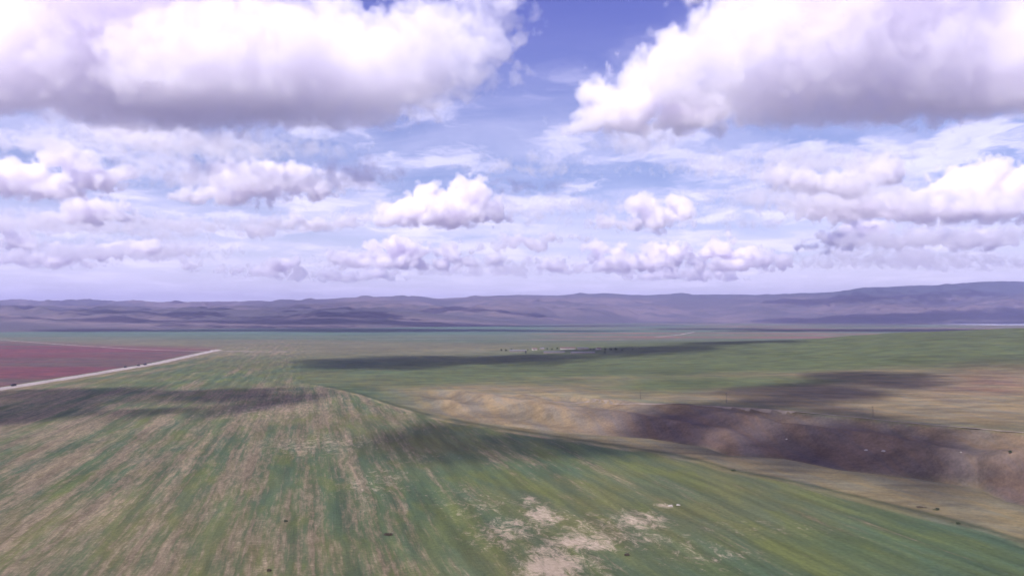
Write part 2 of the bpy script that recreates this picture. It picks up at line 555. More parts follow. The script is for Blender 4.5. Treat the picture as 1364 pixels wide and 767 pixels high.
def cloud(els, vox, seed, label, group, mat, rough=1.0, billow=1.0, base=CBASE, kind=None, S=None, grow=.10):
    """a cumulus: a voxel field filled from a few towers, roughened with cellular and fractal noise, flat underneath.
    els: (centre, rx, ry, rz)"""
    S = S or vox * 20.0
    pad = vox * 8 + S * (grow + .3)
    lo = [min(e[0][i] - e[1 + i] for e in els) - pad for i in range(3)]
    hi = [max(e[0][i] + e[1 + i] for e in els) + pad for i in range(3)]
    lo[2] = max(lo[2], base - vox * 3)
    lo[2] = max(lo[2], 1165.0)
    tree = bpy.data.node_groups.new('cloud_field', 'GeometryNodeTree')
    tree.interface.new_socket('Geometry', in_out='OUTPUT', socket_type='NodeSocketGeometry')
    n = NT(tree)
    pos = n.node('GeometryNodeInputPosition').outputs[0]
    S = S or vox * 20.0
    sd = (seed * 7.31, seed * 3.17, seed * 1.7)
    def at(v, size, off=0.0):
        return n.v('MULTIPLY_ADD', v, (1 / size,) * 3, (sd[0] + off, sd[1], sd[2] - off))
    wn = n.noise(at(pos, S * 1.5), 1.5, .5).outputs['Color']
    wp = n.v('ADD', pos, n.v('MULTIPLY', n.v('SUBTRACT', wn, (.5, .5, .5)), (S * 1.1, S * 1.1, S * .7)))
    e = None
    for c_, rx, ry, rz in els:
        q = n.v('MULTIPLY', n.v('SUBTRACT', wp, tuple(c_)), (1 / rx, 1 / ry, 1 / rz))
        d = n.m('MULTIPLY', n.m('SUBTRACT', n.v('LENGTH', q), 1.0), min(rx, ry, rz))
        e = d if e is None else n.m('SMOOTH_MIN', e, d, S * .2)
    vo = n.node('ShaderNodeTexVoronoi', {'Vector': at(wp, S * .55), 'Scale': 1.0, 'Detail': 1.0, 'Roughness': .5, 'Lacunarity': 2.1}, feature='F1')
    f = n.noise(at(pos, S * .6, 5.0), 5, .66).outputs['Fac']
    b1 = n.m('MULTIPLY', n.m('SUBTRACT', vo.outputs['Distance'], .42), S * .50 * billow)
    b2 = n.m('MULTIPLY', n.m('SUBTRACT', f, .5), S * 1.0 * rough)
    s_ = n.m('SUBTRACT', n.m('ADD', n.m('ADD', e, b1), b2), S * grow)
    z = n.node('ShaderNodeSeparateXYZ', {0: pos}).outputs[2]
    # flat base at the condensation level, soft over a few voxels
    bs = n.m('DIVIDE', n.m('SUBTRACT', z, n.m('MULTIPLY_ADD', f, vox * 5.0, base - vox * 3.5)), vox * 5.0, clamp=True)
    den = n.m('MULTIPLY', n.m('DIVIDE', n.m('MULTIPLY', s_, -1.0), vox * 2.0, clamp=True), bs)
    vc = n.node('GeometryNodeVolumeCube', {'Density': den, 'Min': lo, 'Max': hi})
    for i, a in enumerate('XYZ'):
        vc.inputs['Resolution ' + a].default_value = max(8, int((hi[i] - lo[i]) / vox))
    st = n.node('GeometryNodeSetMaterial', {'Geometry': vc.outputs[0]})
    st.inputs['Material'].default_value = mat
    n.L.new(st.outputs[0], n.node('NodeGroupOutput').inputs[0])
    o = bpy.data.objects.new('cloud', bpy.data.volumes.new('cloud'))
    C.objects.link(o)
    o.modifiers.new('field', 'NODES').node_group = tree
    return tag(o, label, 'cloud' if kind is None else None, group, kind)


def sky_cloud(base_py, blobs, seed, label, mat=None, D=None, depth=.8, vox=None, rough=1.0, billow=1.0, base=CBASE, grow=.10):
    """blobs: px, py, rx, rz[, metres nearer(-) or farther(+)]"""
    D = D or (base - CAMH) * F / (HY - base_py)
    els = []
    for b in blobs:
        d_ = D + (b[4] if len(b) > 4 else 0)
        rx = b[2] / F * d_
        els.append((W(b[0], b[1], d_), rx, rx * depth, b[3] / F * d_))
    return cloud(els, vox or D / F * 1.85, seed, label, CUM if D < 5600 else SMALL, mat or CM, rough, billow, base, grow=grow)


CUM = 'large cumulus clouds across the top of the sky'
SMALL = 'small cumulus clouds above the horizon'
DK = dict(depth=.75)
sky_cloud(0, [(-80, 75, 170, 95), (40, 40, 150, 100), (150, 70, 150, 85, 200), (290, 75, 170, 85, -100), (400, 60, 120, 75, 150), (500, 90, 110, 55, 0), (580, 60, 85, 70, -150), (640, 30, 55, 70, -200),
              (170, -40, 220, 80), (420, 125, 160, 40, 350), (220, 125, 200, 40, 400), (100, 10, 150, 80)], 1,
          'huge white cumulus with a long flat violet base, filling the upper left of the sky', D=4300, vox=10.5, depth=.45, mat=CM_BIG, grow=.2)
sky_cloud(0, [(925, 95, 75, 60, -100), (1000, 60, 90, 75), (1100, 40, 120, 90, -100), (1230, 60, 130, 80), (1370, 70, 130, 90), (1050, 130, 110, 35, 350), (1240, 120, 180, 35, 300), (1160, -40, 200, 70), (1460, 40, 150, 90)], 2,
          'huge white cumulus with a sagging purple base, filling the upper right of the sky', D=4300, vox=10.5, depth=.5, mat=CM_BIG, grow=.2)
sky_cloud(190, [(795, 118, 36, 26), (835, 145, 65, 34), (880, 110, 55, 45), (895, 62, 36, 34), (800, 160, 45, 22), (925, 145, 60, 35)], 3, 'pale broken cumulus lobe touching the left end of the upper right cloud', D=5000, vox=14)
sky_cloud(205, [(845, 186, 52, 17), (885, 182, 45, 15)], 4, 'soft low lobe hanging just under the lobe left of the upper right cloud', mat=CM_MID, vox=14)
T = [
 (268, [(15, 235, 50, 26), (60, 250, 50, 16), (80, 205, 28, 20), (105, 212, 22, 18), (130, 235, 45, 20, 200)], 5, 'bright broken cumulus at the left edge of the sky, below the huge left cloud', CM),
 (215, [(215, 185, 70, 18), (130, 170, 70, 14), (300, 200, 60, 14)], 6, 'thin soft cloud band right below the base of the upper left cloud', CM_SOFT),
 (275, [(262, 258, 38, 13), (330, 240, 55, 26), (385, 235, 40, 24), (310, 262, 50, 13), (420, 252, 30, 14)], 7, 'ragged cumulus with three white lumps in the middle of the left sky', CM),
 (245, [(485, 228, 42, 16), (440, 222, 35, 12), (520, 235, 22, 10)], 8, 'faint puff right of the three-lumped cumulus', CM_SOFT),
 (305, [(545, 280, 42, 22), (570, 262, 32, 22), (622, 262, 34, 28), (600, 285, 55, 18), (515, 292, 32, 10), (655, 280, 28, 16, 300)], 9, 'crisp twin-topped cumulus standing alone left of mid sky', CM),
 (300, [(120, 278, 42, 18), (85, 290, 30, 9), (155, 290, 35, 9)], 10, 'small white cumulus near the left edge, over the stacked flat ones', CM),
 (307, [(430, 295, 36, 11), (385, 300, 28, 6), (455, 290, 20, 9)], 11, 'low narrow cumulus just left of the twin-topped one', CM),
 (322, [(245, 302, 38, 12), (215, 312, 40, 8), (180, 308, 40, 8)], 12, 'small lumpy cumulus in a row below the three-lumped one', CM_SOFT),
 (356, [(105, 343, 26, 12), (150, 332, 40, 9), (85, 335, 22, 10), (60, 350, 40, 5), (195, 335, 30, 8)], 13, 'flat far cumulus stacked in pale layers low in the left sky', CM),
 (335, [(18, 322, 28, 11), (0, 300, 40, 10)], 14, 'small cumulus cut by the left edge low in the sky', CM),
 (362, [(247, 350, 20, 9), (285, 357, 18, 4)], 15, 'tiny white puff low in the sky above the end of the road', CM),
 (368, [(370, 356, 36, 9), (345, 362, 25, 6), (400, 375, 25, 3)], 16, 'small pale cumulus close over the hills, left of the long low one', CM),
 (358, [(530, 333, 42, 16), (590, 335, 30, 12), (465, 347, 32, 10), (505, 348, 50, 8), (560, 350, 60, 7)], 17, 'long low cumulus with two bright domes beneath the twin-topped one', CM),
 (336, [(680, 322, 32, 12), (655, 326, 18, 8), (705, 328, 20, 6)], 18, 'small flat-bottomed white cumulus in the very middle of the sky', CM),
 (312, [(855, 272, 34, 15), (905, 270, 30, 16), (885, 285, 40, 14), (850, 298, 50, 9), (810, 295, 26, 7)], 19, 'bright compact cumulus under the gap between the two huge ones', CM),
 (362, [(808, 332, 24, 10), (880, 338, 36, 15), (905, 345, 30, 12), (740, 354, 36, 7), (835, 352, 70, 9)], 20, 'row of low white domes close over the hills right of the middle', CM),
 (363, [(957, 332, 25, 19), (995, 345, 35, 14), (1035, 350, 28, 10), (970, 352, 50, 9)], 21, 'tall-headed low cumulus joined to the row of white domes', CM),
 (264, [(1035, 230, 34, 14), (1065, 240, 50, 16), (1110, 245, 60, 16), (1180, 224, 36, 18), (1150, 235, 40, 16, 300)], 22, 'wide bright cumulus under the upper right cloud, with a small rounded head', CM),
 (298, [(1290, 245, 46, 26), (1330, 225, 38, 18), (1360, 250, 50, 34), (1230, 272, 70, 18), (1130, 278, 80, 14), (1300, 280, 90, 14)], 23, 'broad cumulus climbing to the right edge of the sky with a violet base', CM),
 (340, [(1150, 308, 36, 15), (1120, 318, 30, 10), (1230, 318, 50, 11), (1300, 320, 42, 12)], 24, 'pair of long white cumulus heads low in the right sky', CM),
 (360, [(1210, 345, 90, 7), (1120, 342, 36, 6), (1300, 352, 70, 5)], 25, 'thin flat cloud layer just over the mountain', CM_SOFT),
 (322, [(750, 318, 20, 6), (735, 322, 14, 4)], 26, 'tiny flat puff beside the cloud in the very middle of the sky', CM),
 (318, [(330, 302, 26, 8), (350, 306, 20, 6)], 61, 'very small puff right of the small lumpy cumulus in the left sky', CM),
 (342, [(200, 330, 30, 10), (225, 335, 20, 6)], 62, 'small bright cumulus between the flat stacked ones and the tiny puff', CM),
 (352, [(28, 345, 34, 7)], 63, 'flat pale puff low at the left edge of the sky', CM),
 (338, [(1090, 330, 24, 7)], 64, 'small puff just left of the pair of long heads', CM),
 (373, [(905, 366, 50, 5), (860, 368, 30, 4)], 65, 'very low thin line of cloud over the hills right of the middle', CM),
 (354, [(655, 347, 24, 7), (680, 350, 20, 5)], 66, 'tiny puff below the flat-bottomed cumulus of mid sky', CM),
 (258, [(690, 248, 32, 8), (740, 250, 26, 6)], 67, 'thin soft puff in the blue gap right of the twin-topped cumulus', CM_SOFT),
 (374, [(470, 367, 50, 5), (420, 370, 30, 3)], 68, 'low pale line of cloud above the ridge left of the middle', CM),
 (310, [(980, 296, 30, 9), (1010, 300, 24, 6)], 69, 'small soft puff right of the bright compact cumulus', CM_SOFT),
 (366, [(650, 362, 60, 6), (600, 368, 50, 4), (700, 370, 50, 5)], 27, 'faint pale streak of cloud over the middle of the range', CM_SOFT),
]
for bpy_, bl_, sd_, lb_, mt_ in T:
    sky_cloud(bpy_, bl_, sd_, lb_, mt_)

# broken lavender layer behind the near cumulus
for bpy_, bl_, sd_, lb_ in (
    (205, [(60, 190, 110, 12), (170, 180, 90, 14), (300, 190, 110, 14), (400, 200, 70, 12)], 31, 'broad thin lavender cloud layer under the upper left cloud'),
    (262, [(300, 235, 120, 16), (440, 240, 70, 12), (200, 215, 80, 10)], 32, 'soft grey cloud layer behind the three-lumped cumulus'),
    (312, [(60, 295, 110, 12), (200, 300, 90, 10), (330, 300, 70, 8)], 33, 'soft pale cloud layer low in the left sky behind small lumpy cumulus'),
    (345, [(160, 335, 120, 8), (20, 338, 60, 7)], 34, 'thin long cloud layer over the left hills'),
    (292, [(1120, 262, 130, 16), (1250, 270, 130, 16), (1020, 262, 60, 10)], 35, 'soft grey cloud layer behind the broad right edge cumulus'),
    (235, [(1080, 212, 120, 10), (960, 220, 70, 8), (700, 222, 70, 6)], 36, 'thin haze-like cloud layer under the upper right cloud'),
    (300, [(760, 270, 70, 8), (700, 285, 60, 6)], 37, 'faint cloud layer between the twin-topped cumulus and the compact one'),
    (330, [(1230, 318, 130, 9)], 38, 'soft layer behind the pair of long white heads'),
):
    sky_cloud(bpy_, bl_, sd_, lb_, CM_MID, depth=.5, rough=1.3)

# clouds overhead, above the frame: they cast the dark bands on the near ground
def overhead(blobs, seed, zc=1440.0, zg=0.0, kx=1.1, ky=1.35, th=85.0, vox=14, S=125.0):
    els = []
    for px, py, rx, ry in blobs:
        rx, ry = rx * kx, ry * ky
        D0 = dist_of(py, zg)
        x0 = (px - CX) / F * D0
        dY = D0 * D0 / ((CAMH - zg) * F) * ry
        c_ = Vector((x0, D0, 0)) + Vector((SUN.x, SUN.y, 0)) / SUN.z * (zc - zg)
        els.append((Vector((c_.x, c_.y, zc)), rx / F * D0, dY, th))
    return cloud(els, vox, seed, None, None, CM_THIN, rough=.55, billow=.4, base=zc - th * .8, kind='stuff', S=S, grow=.12)


overhead([(520, 482, 110, 7), (680, 481, 130, 5.5), (850, 474, 110, 5), (980, 467, 80, 4)], 41)
overhead([(110, 524, 150, 8), (290, 525, 90, 8), (0, 550, 90, 16), (370, 532, 50, 14), (180, 548, 50, 6)], 42)
overhead([(600, 590, 100, 10), (720, 592, 100, 12), (800, 598, 50, 7), (560, 574, 50, 5)], 43)
overhead([(960, 553, 120, 9), (1060, 535, 90, 11), (1165, 516, 80, 9), (1080, 588, 110, 13), (1190, 612, 60, 17), (880, 560, 70, 9), (960, 588, 90, 14), (1270, 612, 70, 16), (1300, 640, 60, 14), (1240, 590, 60, 9), (1010, 596, 90, 14), (1130, 560, 70, 8), (1110, 530, 70, 10), (1040, 602, 70, 12), (1150, 592, 80, 12), (1230, 625, 80, 14), (1180, 575, 60, 9)], 44)

# unseen high cloud, added only to shade the foot of the hills


def high_shade(cells, seed, zc=4300.0):
    els = []
    for x, y, rx, ry in cells:
        c_ = Vector((x, y, 0)) + Vector((SUN.x, SUN.y, 0)) / SUN.z * (zc - 120)
        els.append((Vector((c_.x, c_.y, zc)), rx, ry, 260.0))
    return cloud(els, 60, seed, None, None, CM_SHADE, rough=1.2, billow=.6, base=zc - 150, kind='stuff', S=420.0, grow=.20)


high_shade([(-5400, 7250, 1200, 560), (-3900, 7400, 1100, 540), (-2500, 7550, 1000, 460), (-1200, 7750, 950, 460), (200, 8000, 900, 380), (1300, 8500, 700, 250), (-6800, 9700, 1300, 500), (-3300, 10100, 1100, 400)], 51)
high_shade([(5000, 12000, 900, 480), (6000, 11900, 1400, 520), (8000, 12000, 1400, 520), (6500, 15200, 1300, 500)], 52, 5600.0)

# ------------------------------------------------------------------ roads, tracks, lake
def drop(px, py):
    """where the ray through that bearing and elevation meets the land"""
    d = np.geomspace(200, 30000, 6000)
    x = (px - CX) / F * d
    zr = CAMH + (HY - py) / F * d
    zl = land(x[None, :], d[None, :])[0][0]
    k = np.argmax(zl > zr)
    if not (zl > zr).any():
        return Vector((x[-1], d[-1], 0))
    return Vector((x[k], d[k], zl[k]))


def ribbon(name, pts, prof, mat, lift=.15, step=12.0):
    """a strip along pts; prof: (offset across, height) pairs"""
    P_ = np.array([(p[0], p[1]) for p in pts], float)
    seg = np.r_[0, np.cumsum(np.hypot(*np.diff(P_, axis=0).T))]
    n = max(8, int(seg[-1] / step))
    s_ = np.linspace(0, seg[-1], n)
    x = np.interp(s_, seg, P_[:, 0]); y = np.interp(s_, seg, P_[:, 1])
    k = np.ones(9) / 9
    xs = np.convolve(np.pad(x, 4, 'edge'), k, 'valid'); ys = np.convolve(np.pad(y, 4, 'edge'), k, 'valid')
    tx, ty = np.gradient(xs), np.gradient(ys)
    l_ = np.hypot(tx, ty); nx, ny = ty / l_, -tx / l_
    off = np.array([p[0] for p in prof])[None, :]
    X = xs[:, None] + nx[:, None] * off; Y = ys[:, None] + ny[:, None] * off
    Z = land(X, Y)[0] + lift + np.array([p[1] for p in prof])[None, :]
    o = grid_mesh(name, X, Y, Z, {}, mat)
    return tag(o, kind='structure')


def track_mat(name, a, b, sc_=.12):
    m_, n, bs = new_mat(name)
    P_ = n.node('ShaderNodeNewGeometry').outputs['Position']
    f = n.noise(P_, 6, .65, sc_).outputs['Fac']
    f2 = n.noise(P_, 4, .6, 1 / 70).outputs['Fac']
    n.put(bs.inputs['Base Color'], n.mix(n.ramp(n.m('ADD', n.m('MULTIPLY', f, .6), n.m('MULTIPLY', f2, .4)), .38, .62), a, b))
    bs.inputs['Roughness'].default_value = .9
    return m_


GRAVEL = track_mat('pale_gravel', (.19, .155, .15), (.28, .235, .225))
ASPH = track_mat('worn_asphalt', (.17, .15, .15), (.23, .205, .205))
DUST2 = track_mat('faint_track', (.13, .105, .10), (.24, .20, .19), .02)
DUST = track_mat('dusty_track', (.10, .08, .065), (.18, .145, .115))
road_pts = [(ROAD_X(v), v) for v in np.linspace(420, 2230, 60)]
ribbon('road_embankment', road_pts, [(-14, -.6), (-11, .5), (-5.2, 1.1), (5.2, 1.1), (11, .5), (14, -.6)], GRAVEL, .1)
ribbon('road', road_pts, [(-4.5, 1.1), (0, 1.16), (4.5, 1.1)], ASPH, .13)
LINE = paint('road_paint', (.75, .75, .72), .6)
ribbon('road_markings', road_pts, [(-4.2, 0), (-4.05, 0)], LINE, 1.24)
p0, p1, p2_, p3_, p4 = drop(-160, 449), drop(0, 452.5), drop(160, 463.5), drop(262, 467.6), drop(396, 468)
ribbon('side_road', [p0, p1, drop(80, 458.5), p2_, drop(215, 466.4), p3_, drop(320, 468), p4], [(-5, -.1), (-3, .4), (3, .4), (5, -.1)], DUST2, .3, 25)
ribbon('valley_road', [drop(480, 451.5), drop(640, 452), drop(760, 453), drop(960, 452)], [(-9, .4), (9, .4)], ASPH, .3, 25)
ribbon('valley_track', [drop(870, 449), drop(905, 446), drop(925, 442)], [(-8, .4), (8, .4)], GRAVEL, .3, 25)
tr = [drop(a, b) for a, b in ((700, 527), (780, 531), (870, 539), (967, 541), (1030, 545), (1065, 548), (1120, 553), (1180, 559), (1240, 565), (1300, 570), (1364, 575), (1450, 583), (1560, 596))]
ribbon('plateau_track', tr, [(-2.2, 0), (-.8, .05), (.8, .05), (2.2, 0)], DUST, .22, 5)
lm = paint('water', (.55, .56, .62), .25, .03)
lk = [drop(a, b) for a, b in ((1262, 432), (1700, 432))]
ribbon('lake', lk, [(-700, 0), (-300, 0), (200, 0), (700, 0)], lm, .6, 60)


# ------------------------------------------------------------------ small builders
def mesh_obj(name, bm, mat, parent=None, loc=None, smooth=False):
    me = bpy.data.meshes.new(name)
    bm.normal_update()
    bm.to_mesh(me); bm.free()
    if smooth:
        for p in me.polygons: p.use_smooth = True
    for m_ in (mat if isinstance(mat, (list, tuple)) else [mat]):
        me.materials.append(m_)
    o = bpy.data.objects.new(name, me)
    C.objects.link(o)
    if parent: o.parent = parent
    if loc: o.location = loc
    return o


def empty(name, loc, rz=0):
    o = bpy.data.objects.new(name, None)
    C.objects.link(o)
    o.location = loc; o.rotation_euler = (0, 0, rz)
    return o


def bx(bm, x0, x1, y0, y1, z0, z1, bev=0.0, mi=0):
    r_ = bmesh.ops.create_cube(bm, size=1)
    for v in r_['verts']:
        v.co = Vector((x0 + (v.co.x + .5) * (x1 - x0), y0 + (v.co.y + .5) * (y1 - y0), z0 + (v.co.z + .5) * (z1 - z0)))
    es = {e for v in r_['verts'] for e in v.link_edges}
    if bev: bmesh.ops.bevel(bm, geom=list(es), offset=bev, segments=2, affect='EDGES')
    return bm


def cyl(bm, a, b, r1, r2, n=12):
    a, b = Vector(a), Vector(b)
    d = b - a
    m_ = Matrix.Translation((a + b) / 2) @ d.to_track_quat('Z', 'Y').to_matrix().to_4x4()
    bmesh.ops.create_cone(bm, cap_ends=True, segments=n, radius1=r1, radius2=r2, depth=d.length, matrix=m_)
    return bm


def copy_tree(o, parent=None):
    c_ = o.copy()
    C.objects.link(c_)
    c_.parent = parent
    for ch in [x for x in bpy.data.objects if x.parent == o]:
        copy_tree(ch, c_)
    return c_


M_DARK = paint('dark_truck_paint', (.030, .030, .036), .45)
M_CARGO = paint('dark_tarpaulin', (.045, .042, .055), .8)
M_RUB = paint('rubber', (.02, .02, .02), .9)
M_GLS = paint('window_glass', (.05, .06, .07), .1)
M_WHT = paint('white_paint', (.78, .78, .76), .4)
M_MET = paint('grey_metal', (.3, .3, .3), .5)


def wheels(t, xs, half, r_=.5):
    for x in xs:
        for s_ in (-1, 1):
            b = bmesh.new()
            cyl(b, (x, s_ * (half - .3), r_), (x, s_ * half, r_), r_, r_, 20)
            w_ = mesh_obj('wheel', b, M_RUB, t)
            b = bmesh.new()
            cyl(b, (x, s_ * half, r_), (x, s_ * (half + .03), r_), r_ * .5, r_ * .45, 14)
            mesh_obj('rim', b, M_MET, w_)


def lorry(loc, rz, label, cargo, length=9.5, group=None):
    t = tag(empty('lorry', loc, rz), label, 'lorry', group)
    b = bmesh.new(); bx(b, -length / 2, length / 2, -.5, .5, .75, 1.0); mesh_obj('chassis', b, M_MET, t)
    h2 = length / 2
    b = bmesh.new()
    vs_ = [(-0, .7), (2.1, .7), (2.1, 1.7), (1.85, 2.8), (1.5, 3.0), (0, 3.0)]
    x0 = h2 - 2.1
    f_ = []
    for s_ in (-1.2, 1.2):
        f_.append([b.verts.new((x0 + a, s_, c_)) for a, c_ in vs_])
    b.faces.new(f_[0]); b.faces.new(f_[1][::-1])
    for i in range(len(vs_)):
        j = (i + 1) % len(vs_)
        b.faces.new((f_[0][j], f_[0][i], f_[1][i], f_[1][j]))
    bmesh.ops.recalc_face_normals(b, faces=b.faces)
    cab = mesh_obj('cab', b, M_DARK, t)
    b = bmesh.new()
    q = [b.verts.new(v) for v in ((h2 + .02, -1.05, 1.78), (h2 + .02, 1.05, 1.78), (h2 - .20, 1.0, 2.72), (h2 - .20, -1.0, 2.72))]
    b.faces.new(q); bmesh.ops.solidify(b, geom=b.faces[:], thickness=.03); mesh_obj('windscreen', b, M_GLS, cab)
    for s_ in (-1, 1):
        b = bmesh.new(); bx(b, x0 + .6, x0 + 1.6, s_ * 1.2 - .02, s_ * 1.2 + .02, 1.8, 2.6); mesh_obj('side_window', b, M_GLS, cab)
        b = bmesh.new(); bx(b, h2 - .02, h2 + .04, s_ * .9 - .15, s_ * .9 + .15, .95, 1.15); mesh_obj('headlight', b, M_WHT, t)
    b = bmesh.new(); bx(b, -h2, x0 - .25, -1.25, 1.25, 1.02, 3.5, .06); mesh_obj('cargo_box', b, cargo, t)
    wheels(t, (h2 - 1.1, -h2 + 1.2, -h2 + 2.5), 1.2)
    return t


def van(loc, rz, label):
    t = tag(empty('van', loc, rz), label, 'van')
    b = bmesh.new()
    vs_ = [(-2.8, .4), (2.8, .4), (2.8, 1.15), (2.0, 1.4), (1.3, 2.3), (-2.7, 2.4)]
    f_ = [[b.verts.new((a, s_, c_)) for a, c_ in vs_] for s_ in (-1, 1)]
    b.faces.new(f_[0]); b.faces.new(f_[1][::-1])
    for i in range(len(vs_)):
        j = (i + 1) % len(vs_)
        b.faces.new((f_[0][j], f_[0][i], f_[1][i], f_[1][j]))
    bmesh.ops.recalc_face_normals(b, faces=b.faces)
    bmesh.ops.bevel(b, geom=b.edges[:], offset=.08, segments=2, affect='EDGES')
    body = mesh_obj('body', b, M_WHT, t)
    for s_ in (-1, 1):
        b = bmesh.new(); bx(b, .6, 1.5, s_ * 1.0 - .02, s_ * 1.0 + .02, 1.4, 2.1); mesh_obj('side_window', b, M_GLS, t)
    wheels(t, (1.8, -1.8), 1.0, .36)
    return t


def on_road(y, side):
    x = float(ROAD_X(y)); dx = float(ROAD_X(y + 20)) - x
    a = math.atan2(20, dx)
    n_ = Vector((20, -dx, 0)).normalized() * side
    return Vector((x + n_.x, y + n_.y, land_z(x, y) + 1.30)), a


p_, a_ = on_road(1050, 2.2); lorry(p_, a_, 'dark lorry alone on the pale road near the left edge', M_CARGO, 10)
p_, a_ = on_road(1512, 2.2); lorry(p_, a_, 'dark lorry leading two others half way up the pale road', M_CARGO, 12, 'lorries in the queue on the road')
p_, a_ = on_road(1478, 2.2); lorry(p_, a_, 'dark lorry in the middle of the three half way up the pale road', M_DARK, 9, 'lorries in the queue on the road')
p_, a_ = on_road(1425, -2.2); lorry(p_, a_ + math.pi, 'small dark lorry nearest of the three half way up the pale road', M_CARGO, 8, 'lorries in the queue on the road')
q_ = drop(283, 467.5); van(q_ + Vector((0, 0, .1)), .3, 'white van parked where the two pale roads meet')

# power poles along the plateau track
M_WOOD = paint('weathered_wood', (.085, .070, .058), .9, .2, 6)
M_INS = paint('insulator', (.25, .2, .18), .3)


def power_pole(loc, rz, label, hgt=11.5):
    t = tag(empty('power_pole', loc, rz), label, 'power pole', 'power poles beside the plateau track')
    b = bmesh.new(); cyl(b, (0, 0, -.8), (0, 0, hgt), .30, .20, 14); mesh_obj('pole', b, M_WOOD, t)
    b = bmesh.new(); bx(b, -1.3, 1.3, .20, .36, hgt - 1.5, hgt - 1.3); cyl(b, (-.8, .28, hgt - 1.5), (0, .2, hgt - 2.3), .04, .04, 6); cyl(b, (.8, .28, hgt - 1.5), (0, .2, hgt - 2.3), .04, .04, 6)
    ca_ = mesh_obj('crossarm', b, M_WOOD, t)
    for x, z_ in ((-1.15, hgt - 1.3), (1.15, hgt - 1.3), (0, hgt)):
        b = bmesh.new(); y_ = .28 if x else 0
        cyl(b, (x, y_, z_), (x, y_, z_ + .12), .03, .03, 6); cyl(b, (x, y_, z_ + .12), (x, y_, z_ + .34), .09, .06, 8)
        mesh_obj('insulator', b, M_INS, ca_ if x else t)
    b = bmesh.new(); cyl(b, (.34, 0, -.6), (.30, 0, 2.6), .16, .16, 10); mesh_obj('stub_post', b, M_MET, t)
    return t


for a, b_, lb in ((852, 531, 'wooden power pole farthest from the bluff, on the tan flat left of the cloud shadow'), (966, 536, 'wooden power pole at the edge of the cloud shadow above the bluff'),
                  (1160, 556, 'wooden power pole beside the dusty track on top of the bluff, nearest the right side')):
    power_pole(drop(a, b_), .5, lb)

# far farmstead
M_WALL = [paint('pale_plaster', (.42, .38, .34), .9), paint('grey_brick', (.22, .18, .16), .9)]
M_ROOF = [paint('brown_roof', (.12, .075, .065), .8), paint('grey_roof', (.10, .10, .11), .7)]
M_DOOR = paint('door_wood', (.06, .05, .045), .8)


def farm(name, loc, rz, L_, Wd, H_, mi, label, cat, group):
    t = tag(empty(name, loc, rz), label, cat, group)
    b = bmesh.new(); bx(b, -L_ / 2, L_ / 2, -Wd / 2, Wd / 2, -1.0, H_)
    hi = Wd * .28
    for s_ in (-1, 1):
        v_ = [b.verts.new((s_ * L_ / 2, -Wd / 2, H_)), b.verts.new((s_ * L_ / 2, Wd / 2, H_)), b.verts.new((s_ * L_ / 2, 0, H_ + hi))]
        b.faces.new(v_)
    mesh_obj('wall', b, M_WALL[mi], t)
    b = bmesh.new()
    o_ = .5
    for s_ in (-1, 1):
        q = [b.verts.new((-L_ / 2 - o_, s_ * (Wd / 2 + o_), H_ - .25)), b.verts.new((L_ / 2 + o_, s_ * (Wd / 2 + o_), H_ - .25)), b.verts.new((L_ / 2 + o_, 0, H_ + hi + .04)), b.verts.new((-L_ / 2 - o_, 0, H_ + hi + .04))]
        b.faces.new(q)
    bmesh.ops.recalc_face_normals(b, faces=b.faces)
    bmesh.ops.solidify(b, geom=b.faces[:], thickness=-.15)
    rf = mesh_obj('roof', b, M_ROOF[mi], t)
    if name == 'farmhouse':
        b = bmesh.new(); bx(b, 1.5, 2.3, .3, 1.1, H_ + .5, H_ + hi + 1.2); mesh_obj('chimney', b, M_WALL[1], rf)
    b = bmesh.new(); bx(b, -.6, .6, -Wd / 2 - .06, -Wd / 2 + .02, 0, 2.1); mesh_obj('door', b, M_DOOR, t)
    for x in np.arange(-L_ / 2 + 2, L_ / 2 - 1, max(3.0, L_ / 8)):
        if abs(x) < 1.2: continue
        b = bmesh.new(); bx(b, x - .5, x + .5, -Wd / 2 - .05, -Wd / 2 + .02, 1.0, 2.0); mesh_obj('window', b, M_GLS, t)
    return t


FG = 'buildings of the far farmstead'
for name, a, b_, rz, L_, Wd, H_, mi, lb, cat in (
    ('barn', 690, 468.3, .05, 46, 9, 3.0, 1, 'long low dark barn at the left end of the far farmstead', 'barn'),
    ('farmhouse', 712, 466, .2, 14, 9, 3.6, 0, 'pale farmhouse left of the brown roofed one in the far farmstead', 'house'),
    ('farmhouse', 722, 465.5, -.1, 12, 9, 3.8, 1, 'farmhouse with grey roof beside the pale farmhouse on the far plain', 'house'),
    ('barn', 756, 465, .02, 42, 10, 3.4, 0, 'long barn with brown roof in the middle of the far farmstead', 'barn'),
    ('barn', 776, 465.2, -.03, 30, 10, 3.2, 1, 'short barn with grey roof behind the middle of the far farmstead', 'barn'),
    ('farmhouse', 797, 465.4, .3, 12, 8, 3.6, 0, 'pale farmhouse at the right end of the far farmstead', 'house'),
    ('barn', 738, 470, .04, 54, 8, 2.6, 1, 'long low barn nearest to us in the far farmstead', 'barn'),
    ('barn', 776, 470.6, .02, 60, 8, 2.6, 1, 'longest low grey barn right of the nearest one in the far farmstead', 'barn')):
    farm(name, drop(a, b_), rz, L_, Wd, H_, mi, lb, cat, FG)

# ------------------------------------------------------------------ plants and stones
random.seed(3)
M_LEAF = paint('dark_leaves', (.042, .058, .028), .8, .3, 1.5)
M_DRYB = paint('dry_scrub', (.075, .058, .042), .9, .3, 1.5)
M_BARK = paint('bark', (.07, .055, .045), .9)


